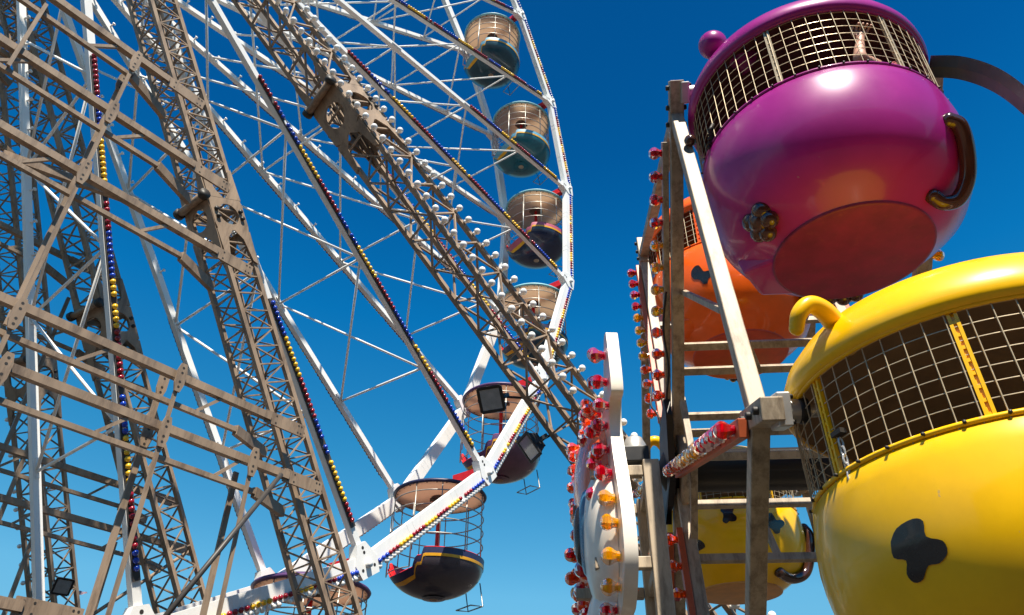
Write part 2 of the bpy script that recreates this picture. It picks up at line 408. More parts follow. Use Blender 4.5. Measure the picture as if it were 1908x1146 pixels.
# ================================================================== lattice legs
def truss(b, p0, p1, s, cosA, sinA, ch, bay, m, lace=.035, ends=True):
    d = (p1-p0).normalized(); mid = (p0+p1)/2; view = (mid-CAM).normalized()
    r = d.cross(view).normalized()
    if (pix(mid+r*.5)[0]-pix(mid)[0]) < 0: r = -r
    g = d.cross(r).normalized()
    if g.dot(CAM-mid) < 0: g = -g
    ua = -r*cosA-g*sinA; ud = r*sinA-g*cosA
    C0 = -(ua+ud)*s/2
    offs = {'C': C0, 'A': C0+ua*s, 'D': C0+ud*s, 'B': C0+ua*s+ud*s}
    for k in 'ABCD': b.bar(p0+offs[k], p1+offs[k], ch, ch, ua, m)
    n = max(2, int((p1-p0).length/bay))
    for x, y in ('AC', 'CD', 'DB', 'BA'):
        fn = (offs[y]-offs[x]).cross(d).normalized()
        if fn.dot(offs[x]+offs[y]) < 0: fn = -fn
        w = (offs[y]-offs[x]).normalized()*ch*.3
        for i in range(n):
            q0 = p0.lerp(p1, i/n)+fn*ch*.28; q1 = p0.lerp(p1, (i+1)/n)+fn*ch*.28
            b.bar(q0+offs[x]+w, q0+offs[y]-w, lace*.8, lace, fn, m)
            if i % 2: b.bar(q0+offs[x]+w, q1+offs[y]-w, lace*.8, lace*.9, fn, m)
            else: b.bar(q0+offs[y]-w, q1+offs[x]+w, lace*.8, lace*.9, fn, m)
    return offs, d, ua, ud, n
def splice(leg, c, offs, d, ua, ud, s, L, m):
    b = MB(); t = .02; e = s/2+.05
    for sg in (1, -1):
        for ax, ay in ((ua, ud), (ud, ua)):
            b.holed(c+ax*sg*e, d, ay, L/2, e, s*.36, t, m)
    for sgn in (1, -1):
        for ax, ay in ((ua, ud), (ud, ua)):
            for s2 in (1, -1):                # flared gusset tabs
                q = c+d*sgn*L/2+ax*s2*(e+.003)
                for s3 in (1, -1):
                    pts = [q+ay*s3*e, q+ay*s3*(e-.02)+d*sgn*.55, q+ay*s3*(e-.09)+d*sgn*.5, q+ay*s3*(e-.16)+d*sgn*.14, q+ay*s3*.02]
                    b.prism(pts, ax, .018, m)
    for x in (1, -1):
        for y in (1, -1):
            for z in (-.1, .1):
                p = c+d*(z*L*2.2)*.5+ua*x*(e)+ud*y*(e-.08); b.tube([p-ua*x*.03, p+ua*x*.05], .035, bolt, 8)
    f = c-d*L*.5
    b.tube([f-ua*e-ud*(e+.03)+ud*-.04, f+ua*e-ud*(e+.03)+ud*-.04], .06, m, 12)
    b.tube([f-ua*(e+.06)-ud*(e+.07), f-ua*(e-.02)-ud*(e+.07)], .085, bolt, 12); b.tube([f+ua*(e-.02)-ud*(e+.07), f+ua*(e+.06)-ud*(e+.07)], .085, bolt, 12)
    return b.build('splice_box', leg)

tower = thing('support_tower', 'near brown lattice legs holding the white wheel, one leg lined with white globe bulbs', 'support tower', (HUB.x+NN.x*3, HUB.y+NN.y*3, 0))
# globe-lit leg, flaring towards the viewer
tA = at_depth(488-.742*300, -300, 13.9); tB = at_depth(1047, 745, 10.7)
dd = (tB-tA).normalized(); foot = tB+dd*((0.0-tB.z)/dd.z)
b = MB(); s1 = .57
offs, d1, ua, ud, n1 = truss(b, tA, foot, s1, .86, .51, .07, .60, brown, .032)
leg1 = b.build('lattice_leg', tower, label='lattice leg with two rows of white globe bulbs')
def along(p0, p1, u, v):                      # point of the axis nearest to a pixel
    best = min(((pix(p0.lerp(p1, i/800))[0]-u)**2+(pix(p0.lerp(p1, i/800))[1]-v)**2, i) for i in range(801))
    return p0.lerp(p1, best[1]/800)
splice(leg1, along(tA, foot, 660, 215), offs, d1, ua, ud, s1, .8, brown)
x = MB(); x.ball((0, 0, .08), .053, bW, 14); x.tube([(0, 0, 0), (0, 0, .045)], .032, bW, 10); gm = x.mesh('globe_bulb')
L1 = (foot-tA).length; i = 0; out = (-ua*.35-ud*.0).normalized()
for row, key in enumerate('CD'):
    r = 0.0
    while r < L1-2:
        p = tA+d1*r+offs[key]+(-ua if key == 'D' else -ua)*.045
        if inframe(p, 10): 
            ax = (-ua*.8+ud*(.5 if key == 'D' else -.1)).normalized()
            inst('globe_bulb', gm, leg1, p, ax, random.uniform(.96, 1.04))
        r += .24
# straight leg
tA2 = at_depth(280-.28*250, -250, 13.2); tB2 = at_depth(617, 1146, 10.1)
dd = (tB2-tA2).normalized(); foot2 = tB2+dd*((0.0-tB2.z)/dd.z); s2 = .49
b = MB(); offs2, d2, ua2, ud2, _ = truss(b, tA2, foot2, s2, .67, .74, .068, .28, brown, .024)
leg2 = b.build('lattice_leg', tower, label='mottled brown lattice leg carrying the ends of the cross beams')
splice(leg2, along(tA2, foot2, 408, 415), offs2, d2, ua2, ud2, s2, .55, brown)
# cross beams
def hbeam(par, z, s_end, q, drop=.36, s0=-8.0, fl=1, stud=1.15, m=brown, sz=.10):
    b = MB(); a = wp(s0, z, q); c = wp(s_end, z, q)
    b.bar(a, c-E_*.55, .09, sz, Z, m); b.bar(wp(s0, z-drop, q), wp(s_end-1.0, z-drop, q), .06, .06, Z, m)
    b.bar(wp(s_end-1.0, z-drop, q), wp(s_end-.35, z-drop-.02, q-.25*fl), .07, .13, Z, m)
    s = s_end-1.3; i = 0
    while s > s0:
        b.bar(wp(s, z-.05, q), wp(s-.28, z-drop+.03, q), .04, .05, NN, m); s -= stud*1.3
    bm = b.build('cross_beam', par)
    b = MB(); b.bar(c-E_*.62, c+E_*.02, .03, .175, Z, m)
    for x in (-.55, -.45, -.08, -.03): 
        for y in (.05, -.05): b.disc(c+E_*x+NN*.017*fl+Z*y, NN*fl, .014, bolt, 8)
    b.build('end_plate', bm)
    return bm
def zs(u, v, q): s, z, _ = wloc(wpix(u, v, q)); return s, z
q0 = 2.86
spec = [((249, 109), (378, 192)), ((199, 206), (424, 348)), ((149, 325), (467, 503)), ((331, 708), (564, 799)), ((303, 804), (597, 905)), ((0, 1125), (148, 1150))]
for (p, e) in spec:
    z = (zs(*p, q0)[1]+zs(*e, q0)[1])/2; hbeam(tower, z, zs(*e, q0)[0], q0)
# upright hanger bars with plates
def plate(b, c, h=.38, w=.125, n=NN):
    pts = [c+E_*x+Z*y for x, y in ((-w*.28, h/2), (w*.28, h/2), (w/2, h*.22), (w/2, -h*.22), (w*.28, -h/2), (-w*.28, -h/2), (-w/2, -h*.22), (-w/2, h*.22))]
    b.prism(pts, n, .025, brown)
    for y in (.34, .16, -.16, -.34): b.disc(c+Z*y*h+n*.014, n, .017, bolt, 8)
def hanger(us, top_px, bot_z=None, plates=(), q=q0+.07, second=None, w=.043):
    s, z1 = zs(*top_px, q); z2 = bot_z if bot_z is not None else -HUB.z
    b = MB(); b.bar(wp(s, z1, q), wp(s, z2, q), w, .035, NN, brown); hb = b.build('hanger_bar', tower)
    for p in plates: pb = MB(); plate(pb, wp(s, zs(*p, q)[1], q+.03)); pb.build('gusset_plate', hb)
hanger(0, (253, 112), zs(5, 690, q0)[1], [(253, 118), (208, 212), (160, 325), (43, 592)])
hanger(0, (228, 150), zs(20, 610, q0-.25)[1], [(226, 155)], q=q0-.25, w=.06)
hanger(0, (86, 8), zs(45, 150, q0)[1], [])
hanger(0, (336, 698), None, [(336, 706), (310, 808)])
hanger(0, (302, 712), None, [(302, 716), (276, 812)], q=q0-.3, w=.07)
hanger(0, (471, 856), None, [(470, 862)])
hanger(0, (440, 880), None, [], q=q0-.3, w=.07)
hanger(0, (8, 680), None, [(5, 690)])
# raking tube below the lowest plate, and a short strut
dsteel = mat('dark_steel_tube', (.055, .048, .042), .45, dirt=(.02, .015, .01), dirt_amt=.4)
b = MB(); b.tube([wpix(524, 884, q0+.05), wpix(250, 1220, q0+.25)], .032, dsteel, 10); b.build('raking_tube', tower)
b = MB(); b.bar(wpix(5, 288, q0-.3), wpix(255, 378, q0-.3), .07, .10, Z, brown); b.build('cross_beam', tower)
for (u, v) in ((430, 800), (467, 865)):
    pass
# floodlights on the globe-lit leg
def flood(label, c, aim, s, parent_pt):
    t = thing('floodlight', label, 'floodlight', c, 'black floodlights on the wheel supports'); aim = V(aim).normalized()
    x = aim.cross(Z).normalized(); y = x.cross(aim)
    b = MB(); h = s/2
    fr = [c+x*i*h+y*j*h for i, j in ((-1, -1), (1, -1), (1, 1), (-1, 1))]; bk = [c-aim*s*.38+x*i*h*.72+y*j*h*.72 for i, j in ((-1, -1), (1, -1), (1, 1), (-1, 1))]
    b.add(fr+bk, [(4, 5, 6, 7)]+[(i, (i+1) % 4, (i+1) % 4+4, i+4) for i in range(4)], black)
    for i in range(4): b.bar(fr[i], fr[(i+1) % 4], s*.12, s*.1, aim, black)
    for i in range(-2, 3): b.box(c-aim*s*.42+x*i*h*.3, x*.008, y*h*.66, aim*s*.1, black)
    b.build('housing', t, bevel=.006)
    b = MB(); b.box(c+aim*.004, x*h*.86, y*h*.86, aim*.004, glass); b.build('lens', t)
    b = MB(); b.bar(c+x*h*1.12, c+x*h*1.12-aim*s*.7, .02, .05, y, black); b.bar(c-x*h*1.12, c-x*h*1.12-aim*s*.7, .02, .05, y, black)
    b.bar(c+x*h*1.12-aim*s*.7, c-x*h*1.12-aim*s*.7, .02, .05, y, black); b.tube([c-aim*s*.7, parent_pt], .018, black, 8); b.build('bracket', t)
cA = along(tA, foot, 985, 740)+offs['A']; cB = along(tA, foot, 1040, 800)+offs['A']
p = at_depth(915, 744, depth_of(cA)-.1); flood('black floodlight on a bracket left of the globe-lit leg, in front of the mauve roof', p, (CAM-p).normalized()+V((-.35, 0, -.25)), .34, cA)
p = at_depth(986, 834, depth_of(cB)-.05); flood('black floodlight seen edge on beside the mauve cabin bowl', p, (CAM-p).normalized()*.6+V((-.9, .2, -.5)), .34, cB)

# far side tower
tower2 = thing('support_tower', 'shaded dark brown lattice legs behind the white wheel at the left edge', 'support tower', (HUB.x-NN.x*3, HUB.y-NN.y*3, 0))
brown2 = brown
def far_leg(px0, px1, d0, dB, s, bay, label):
    a = at_depth(*px0, d0); c = at_depth(*px1, dB); dd = (c-a).normalized(); ft = c+dd*((0-c.z)/dd.z); a = a-dd*3.0
    b = MB(); of, d, u1, u2, _ = truss(b, a, ft, s, .72, .69, .07, bay, brown, .03)
    lg = b.build('lattice_leg', tower2, label=label); return lg, a, ft, of, d, u1, u2
lg3, a3, f3, o3, d3, u31, u32 = far_leg((39, 0), (342, 1146), 15.0, 12.9, .54, .36, 'shaded lattice leg carrying the far cross beams')
splice(lg3, along(a3, f3, 195, 615), o3, d3, u31, u32, .54, .7, brown)
lg4, a4, f4, o4, d4, u41, u42 = far_leg((-12, 0), (103, 1146), 16.0, 15.0, .56, .4, 'outer shaded lattice leg studded with globe bulbs')
splice(lg4, along(a4, f4, 55, 705), o4, d4, u41, u42, .56, .7, brown)
i = 0; r = 0
L4 = (f4-a4).length
while r < L4-1.5:
    for key in ('A',):
        p = a4+d4*r+o4[key]+u41*.05
        if inframe(p, 10): inst('globe_bulb', gm, lg4, p, u41, .85)
    r += .36
qf = -2.45
for (p, e) in [((66, 450), (190, 515)), ((70, 590), (250, 665)), ((0, 831), (327, 938)), ((0, 928), (354, 1026)), ((10, 250), (120, 300)), ((0, 100), (78, 140))]:
    z = (zs(*p, qf)[1]+zs(*e, qf)[1])/2; hbeam(tower2, z, zs(*e, qf)[0], qf, fl=1)
def fhanger(px, q):
    s, z1 = zs(*px, q); b = MB(); b.bar(wp(s, z1, q), wp(s, -HUB.z, q), .06, .05, NN, brown); b.build('hanger_bar', tower2)
fhanger((215, 1010), qf); fhanger((60, 815), qf); fhanger((62, 1000), qf-.2); fhanger((128, 555), qf)
b = MB(); b.tube([wpix(357, 1024, qf+.3), wpix(150, 1160, qf+.6)], .03, brown, 8); b.build('raking_tube', tower2)
p = at_depth(117, 1093, 14.6); flood('small black floodlight low on the far shaded leg near the bottom left corner', p, (.5, -.6, -.5), .3, p+V((-.25, .1, .1)))
# small flag far off
fp = at_depth(148, 1105, 16.5); ft_ = thing('flag', 'tiny pale pink pennant on a thin stick at the bottom left', 'flag', (fp.x, fp.y, 0))
b = MB(); b.tube([V((fp.x, fp.y, 0)), fp+Z*.05], .01, grey, 6); b.build('pole', ft_)
b = MB(); pk = mat('pennant_cloth', (.75, .5, .55), .8); vs = []
for i in range(5):
    q = fp+V((.05*i-.04, .02*math.sin(i*1.7), .01*math.sin(i*2))); vs += [q+Z*(.05-.008*i), q-Z*(.05-.010*i)]
b.add(vs, [(2*i, 2*i+1, 2*i+3, 2*i+2) for i in range(4)], pk, True); b.build('cloth', ft_)

# ================================================================== teapot ride
KAZ = math.radians(-5.0)
KA = V((math.cos(KAZ), math.sin(KAZ), 0)); KE = V((math.sin(KAZ), -math.cos(KAZ), 0))
KH = V((1.36736843, 5.75499752, 2.42475084+CAMZ)); KR = 2.9623; KPH = math.radians(47.7687); KL = 1.8
def kp(k, r=KR, ax=0.0, tw=0.0):
    t = KPH+k*PI/3; er = Z*math.cos(t)+KE*math.sin(t); et = -Z*math.sin(t)+KE*math.cos(t)
    return KH+er*r+et*tw+KA*ax
def kdir(k): t = KPH+k*PI/3; return Z*math.cos(t)+KE*math.sin(t)
def kpx(u, v, ax=0.0): return on_plane(u, v, KH+KA*ax, KA)
ride = thing('teapot_ride', 'small cream steel wheel carrying teapot gondolas, with coloured bulbs along its arms', 'fairground wheel', (KH.x+.9, KH.y, 0))
orangeb = mat('bulb_board_orange', (.50, .10, .03), .45, var=.2, dirt=(.2, .08, .04), dirt_amt=.25)
def lens_mesh(m):
    x = MB(); pr = [(0, .105), (.018, .103), (.034, .094), (.046, .078), (.050, .062), (.046, .046), (.034, .030), (.028, .018), (.028, 0)]
    vs = []; n = 14
    x.lathe((0, 0, 0), [(r*(1), z) for r, z in pr], m, n, smooth=False)
    me = MB(); 
    for i, v in enumerate(x.v):
        j = i % n; k = 1.0 if (j % 2 == 0 or v[2] < .025) else .90; me.v.append((v[0]*k, v[1]*k, v[2]))
    me.f = x.f; me.m = x.m; me.sm = [False]*len(x.f); me.mats = x.mats
    return me.mesh('lens_bulb')
LM = {c: lens_mesh(m) for c, m in (('R', gR), ('O', gO), ('Y', gY))}
arms = {0: 'RRRRYYYYOOOO', -1: 'RRRRYYYYOOOO', 1: 'RRRRRRYYYYYYOOOOOO', -2: 'RRRYYYYOOO', 3: 'RRRRYYYYOOO', 2: 'RRRYYYYOOO'}
for ax, sgn in ((0.0, -1), (KL, 1)):
    for k in range(-2, 4):
        b = MB(); a, c = kp(k, .18, ax), kp(k, KR-.02, ax); b.bar(a, c, .078, .09, KA, cream)
        b.bar(kp(k, KR-.32, ax+sgn*.0), kp(k, KR+.09, ax), .105, .10, KA, cream)
        for r in (-.22, -.10, .04): b.tube([kp(k, KR+r, ax-.075), kp(k, KR+r, ax+.075)], .02, bolt, 8)
        am = b.build('arm', ride, bevel=.006)
        # pivot bearing towards the gondola
        b = MB(); p = kp(k, KR, ax); q = p-KA*sgn*.0
        b.box(p+KA*-sgn*.055, KA*.03, kdir(k)*.075, kdir(k).cross(KA)*.075, grey); b.tube([p-KA*sgn*.05, p-KA*sgn*.15], .052, grey, 16); b.tube([p-KA*sgn*.13, p-KA*sgn*.17], .058, black, 14); b.tube([p-KA*sgn*.15, p-KA*sgn*.24], .03, grey, 12)
        for i_, j_ in ((1, 1), (1, -1), (-1, 1), (-1, -1)): b.tube([p-KA*sgn*.03+kdir(k)*.055*i_+kdir(k).cross(KA)*.055*j_, p-KA*sgn*.10+kdir(k)*.055*i_+kdir(k).cross(KA)*.055*j_], .014, bolt, 6)
        b.build('bearing', am, bevel=.008)
        # rim chord to the next arm
        if sgn == -1 or k not in (0, 1):
            b = MB(); b.bar(kp(k, KR-.16, ax), kp(k+1, KR-.16, ax), .085, .085, KA, cream); b.build('rim_chord', ride, bevel=.006)
        # bulb board on the outer face
        if sgn == -1 or k in (0, -1, 1):
            r0, r1 = (.55, 2.62) if k != 1 else (.5, 2.80)
            tw = -.07 if k in (0,) else (.045 if k == 1 else -.03)
            b = MB(); b.bar(kp(k, r0, ax+sgn*.075, tw), kp(k, r1, ax+sgn*.075, tw), .09, .045, KA, orangeb if k != 0 else cream); bd = b.build('bulb_board', am, bevel=.004)
            seq = arms[k]; n = len(seq)
            for i, cch in enumerate(seq):
                r = r1-.08-(r1-r0-.16)*i/(n-1); p = kp(k, r, ax+sgn*.097, tw)
                if inframe(p, 20): inst('lens_bulb', LM[cch], bd, p, KA*sgn, .95, random.random()*6)
# axial tubes between the two sides
def rpx(k, u, v): return (kpx(u, v)-KH).dot(kdir(k))
for k, prs in ((0, ((rpx(0, 1262, 645), rpx(0, 1262, 690)), (rpx(0, 1263, 775), rpx(0, 1263, 805)))), (2, ((rpx(2, 1275, 940), rpx(2, 1290, 1050)),)), (-1, ((1.7,),)), (-2, ((1.7,),)), (1, ((1.1,),)), (3, ((1.7, 1.4),))):
    for pr2 in prs:
        b = MB()
        for r in pr2: b.bar(kp(k, r, .04), kp(k, r, KL-.04), .05, .058, kdir(k), cream)
        if len(pr2) == 2:
            for x in (.30, .58, .86): b.bar(kp(k, pr2[0], KL*x), kp(k, pr2[1], KL*x+.08), .045, .045, KA, cream)
        b.build('cross_ladder', ride, bevel=.004)
b = MB(); b.bar(kp(0, rpx(0, 1262, 545), .05), kp(0, KR-.5, .05)*.35+kp(1, KR-.5, .05)*.65, .04, .04, KA, cream); b.build('diagonal_brace', ride, bevel=.004)
b = MB(); b.lathe(KH-KA*.25, [(0, 0), (.09, 0), (.09, .1), (.17, .14), (.17, 1.92), (.17, KL+.3), (.09, KL+.4), (0, KL+.4)], black, 24, KA)
for ax in (-.02, KL-.04): b.lathe(KH+KA*ax, [(.1, 0), (.34, 0), (.34, .06), (.1, .06)], cream, 24, KA)
b.build('axle', ride)
for ax in (.03, KL-.03):
    b = MB()
    for k in range(-2, 4): b.bar(kp(k, .62, ax), kp(k+1, .62, ax), .05, .05, KA, cream)
    b.build('hub_ring', ride, bevel=.004)
# curved guard arch at the right end of the top arm
b = MB(); cpts = [(1733, 124, 5.0), (1785, 126, 4.7), (1840, 142, 4.4), (1890, 172, 4.1), (1945, 225, 3.8), (1990, 290, 3.6)]
pts = [at_depth(u, v, d) for u, v, d in cpts]+[kp(1, KR+.28, KL+.05, -.25), kp(1, KR, KL)]; ax_ = V((.15, -.35, .9)); vs = []
dk = mat('arch_paint', (.09, .12, .12), .4, var=.3, dirt=(.16, .11, .08), dirt_amt=.5, scale=5)
for i in range(len(pts)-1): pass
sp_ = []
for i in range(len(pts)-1):
    for j in range(6): 
        t = j/6; p0, p1 = pts[i], pts[i+1]; pm = pts[max(0, i-1)]; pn = pts[min(len(pts)-1, i+2)]
        sp_.append(.5*((2*p0)+(p1-pm)*t+(2*pm-5*p0+4*p1-pn)*t*t+(3*p0-pm-3*p1+pn)*t**3))
sp_.append(pts[-1]); w = V((.45, .85, .05)).normalized()*.05; h = V((0, -.028, .022))
for p in sp_: vs += [p-w+h, p+w+h, p+w-h, p-w-h]
fs = [(4*i+j, 4*i+(j+1) % 4, 4*i+4+(j+1) % 4, 4*i+4+j) for i in range(len(sp_)-1) for j in range(4)]+[(3, 2, 1, 0)]
b.add(vs, fs, dk, False); b.build('guard_arch', ride)

def cable(pts, r=.009, par=ride):
    P = catm0([tuple(p) for p in pts]); b = MB(); b.tube([V(p) for p in P], r, black, 6); b.build('cable', par)
def catm0(P, n=6):
    o = []
    for i in range(len(P)-1):
        p0 = P[max(0, i-1)]; p1 = P[i]; p2 = P[i+1]; p3 = P[min(len(P)-1, i+2)]
        for j in range(n):
            t = j/n; o.append(tuple(.5*(2*b_+(c_-a_)*t+(2*a_-5*b_+4*c_-d_)*t*t+(3*b_-a_-3*c_+d_)*t**3) for a_, b_, c_, d_ in zip(p0, p1, p2, p3)))
    o.append(P[-1]); return o
cable([kp(0, 1.5, -.09, .03), kp(0, 1.2, -.11, -.0), kp(0, .9, -.08, .05), kp(0, .6, -.09, .0), kp(0, .45, -.06, .12), kp(0, .2, -.1, .1)])
cable([kp(-1, .9, -.12, .05), kp(-1, .62, -.16, .1), kp(-1, .45, -.12, .16), kp(-1, .25, -.1, .1)])
cable([kp(-2, .5, -.1, .1), kp(-2, .9, -.13, .16), kp(-2, 1.3, -.1, .1), kp(-2, 1.8, -.12, .15)])
cable([kp(3, .3, -.1, .1), kp(3, .8, -.14, .18), kp(3, 1.4, -.1, .1), kp(3, 2.0, -.12, .16)])
b = MB(); b.prism([kp(0, .62, -.09, -.02), kp(0, .55, -.09, .13), kp(1, .30, -.09, .1), kp(2, .25, -.09, .1), kp(3, .45, -.09, .08), kp(3, .45, -.09, -.05), kp(-2, .3, -.09, 0), kp(-1, .35, -.09, 0)], KA, .05, black); b.build('hub_cover', ride, bevel=.01)
# static stand carrying the sign
stand = thing('ride_stand', 'cream square-tube stand beside the teapot wheel hub, behind the bulb-covered sign', 'steel stand', (1.1, 5.4, 0))
AX = -.32; b = MB()
pA = kpx(1212, 868, AX); pB = kpx(1196, 885, AX+.05); pB = pA+KE*-.75
def col(p, ztop): b.bar(V((p.x, p.y, 0)), V((p.x, p.y, ztop)), .11, .11, KE, cream)
col(pA, pA.z+.03); col(pB, pA.z+.03); b.build('post', stand, bevel=.006)
for px in ((1212, 885), (1232, 1045)):
    b = MB(); z = kpx(*px, AX).z
    b.bar(V((pA.x, pA.y, z))-KA*.06, V((pA.x, pA.y, z))-KA*.42, .07, .075, Z, cream); b.bar(V((pB.x, pB.y, z))-KA*.06, V((pB.x, pB.y, z))-KA*.55, .07, .075, Z, cream)
    b.bar(V((pA.x, pA.y, z)), V((pB.x, pB.y, z)), .07, .075, Z, cream); b.build('rung', stand, bevel=.006)
b = MB(); c = V((pA.x, pA.y, pA.z))+V((-.08, .1, .10)); b.box(c, KA*.09, KE*.09, Z*.06, black); b.lathe(c+Z*.05, [(0, .1), (.06, .1), (.085, .04), (.085, -.02)], grey, 20); b.build('motor', stand, bevel=.01)

# ------------------------------------------------------------------ bulb-covered sign
SN = V((.735, 4.62, 0)); SF = V((.69, 6.75, 0)); SD = (SF-SN).normalized(); SNrm = V((-SD.y, SD.x, 0))   # faces -x
if SNrm.x > 0: SNrm = -SNrm
SC = (SN+SF)/2; half = (SF-SN).length/2
czs = on_plane(1165, 960, SN, SNrm).z
sign = thing('ride_sign', 'white moulded fibreglass sign seen edge on, covered in red, orange and amber bulbs', 'sign', (SC.x, SC.y, 0))
def spt(t, z, n=0.0): return V((SC.x, SC.y, czs))+SD*t+Z*z+SNrm*n
def zpx(u, v, t): # height at which the near edge shows at pixel row v
    p = spt(t, 0); d = ray(u, v); k = (p.y-CAM.y)/d.y; return CAM.z+d.z*k-czs
whitep = mat('sign_white', (.80, .74, .64), .35, var=.12, scale=4, dirt=(.5, .36, .24), dirt_amt=.2, coat=.2)
orangep = mat('sign_orange', (.75, .10, .02), .25, var=.15, scale=4, coat=.5)
bluep = mat('sign_eye_blue', (.05, .16, .28), .25); 
# outline (t, z): near side is t negative
zt = zpx(1130, 615, -half); zs1 = zpx(1160, 735, -half)
outl = [(-1.02, zt), (-1.06, zt-.05), (-1.10, zt-.35), (-1.10, zs1+.03), (-1.06, zs1), (-.98, zs1-.02), (-.93, zs1-.18), (-.96, zs1-.36), (-1.03, .28), (-1.10, .08), (-1.13, -.10), (-1.12, -.28), (-1.03, -.42), (-.90, -.53), (-.74, -.6)]
low = [(-.78, -.95), (-.6, -1.15), (-.3, -1.25), (0, -1.28)]
top = [(0, zs1-.05), (-.25, zs1+.02), (-.5, zs1+.02), (-.7, zs1+.12), (-.86, zt-.15), (-.95, zt)]
halfo = outl+low
def catm(P, n=4):
    o = []
    for i in range(len(P)-1):
        p0 = P[max(0, i-1)]; p1 = P[i]; p2 = P[i+1]; p3 = P[min(len(P)-1, i+2)]
        for j in range(n):
            t = j/n; o.append(tuple(.5*(2*b_+(c_-a_)*t+(2*a_-5*b_+4*c_-d_)*t*t+(3*b_-a_-3*c_+d_)*t**3) for a_, b_, c_, d_ in zip(p0, p1, p2, p3)))
    o.append(P[-1]); return o
left = catm(top[:]+halfo[:], 8)                  # from top centre round the near side to bottom centre
full = left+[(-t, z) for t, z in reversed(left[1:-1])]
b = MB(); poly = [spt(t, z) for t, z in full]
b.prism(poly, SNrm, .085, whitep, None, True)
b.build('panel', sign)
def bulge(b, ct, cz, rt, rz, h, m, base=.045, n=28, k=7):
    vs = [spt(ct, cz, base+h)]
    for i in range(1, k+1):
        f = i/k
        for j in range(n): a = 2*PI*j/n; vs.append(spt(ct+rt*f*math.cos(a), cz+rz*f*math.sin(a), base+h*math.sqrt(max(0, 1-f**2.2))))
    fs = [(0, 1+j, 1+(j+1) % n) for j in range(n)]+[(1+i*n+j, 1+(i+1)*n+j, 1+(i+1)*n+(j+1) % n, 1+i*n+(j+1) % n) for i in range(k-1) for j in range(n)]
    b.add(vs, fs, m, True)
b = MB(); bulge(b, -.15, zs1-.30, .62, .44, .17, orangep); b.build('orange_lobe', sign)
b = MB(); bulge(b, .55, zs1-.55, .40, .5, .10, orangep); b.build('orange_lobe', sign)
b = MB(); bulge(b, .3, -.75, .45, .4, .10, mat('sign_pink', (.62, .25, .2), .3, coat=.4)); b.build('pink_lobe', sign)
b = MB(); bulge(b, -.55, .0, .42, .52, .17, whitep); eb = b.build('eye', sign)
b = MB(); bulge(b, -.42, .08, .19, .33, .07, bluep, base=.165); bulge(b, -.36, .08, .10, .22, .05, spot, base=.215); b.build('iris', eb)
b = MB(); bulge(b, -.35, -.55, .40, .30, .15, whitep); b.build('cheek', sign)
def sbulb(t, z, c, s=1.1, n=.05): 
    p = spt(t, z, n)
    inst('lens_bulb', LM[c], sign, p, SNrm+V((random.uniform(-.1, .1), random.uniform(-.1, .1), random.uniform(-.1, .1))), s*random.uniform(.95, 1.05), random.random()*6)
inner = [(t*.90, z*.93 if z < 0 else z-.05) for t, z in left[::2]]
acc = 0; last = None; nb = 0
rows = []
for sg in (-1, 1):
    acc = .0; last = None
    for t, z in inner:
        t2 = t if sg == -1 else -t
        if last is not None: acc += math.hypot(t2-last[0], z-last[1])
        last = (t2, z)
        if acc > (.175 if sg == -1 else .13):
            acc = 0; c = 'R' if z > zpx(0, 905, -half) else ('Y' if z > -.42 else random.choice('RY'))
            if sg == 1: c = 'O' if z > zs1-.5 else random.choice('ROY')
            rows.append((t2, z, c))
for t, z, c in rows: sbulb(t, z, c)
for i in range(11): a = 2*PI*i/11; sbulb(-.60+.2*math.cos(a), zs1-.28+.42*math.sin(a), random.choice('OOR'), 1.05, .10)
for i in range(12): a = 2*PI*i/12; sbulb(-.10+.58*math.cos(a), zs1-.30+.45*math.sin(a), 'O', 1.08, .06)
for i in range(8): a = 2*PI*i/8; sbulb(.45+.4*math.cos(a), zs1-.55+.5*math.sin(a), 'O', 1.05, .07)
for i in range(9): a = 2*PI*i/9+.2; sbulb(.2+.48*math.cos(a), -.75+.42*math.sin(a), random.choice('ROY'), 1.05, .07)
for t, z, c in ((.0, .30, 'Y'), (.02, .1, 'Y'), (.0, -.05, 'R'), (.05, -.2, 'R'), (-.2, -.62, 'Y'), (-.35, -.66, 'Y'), (.8, .3, 'R'), (.82, .1, 'O')): sbulb(t, z, c, 1.25, .1)

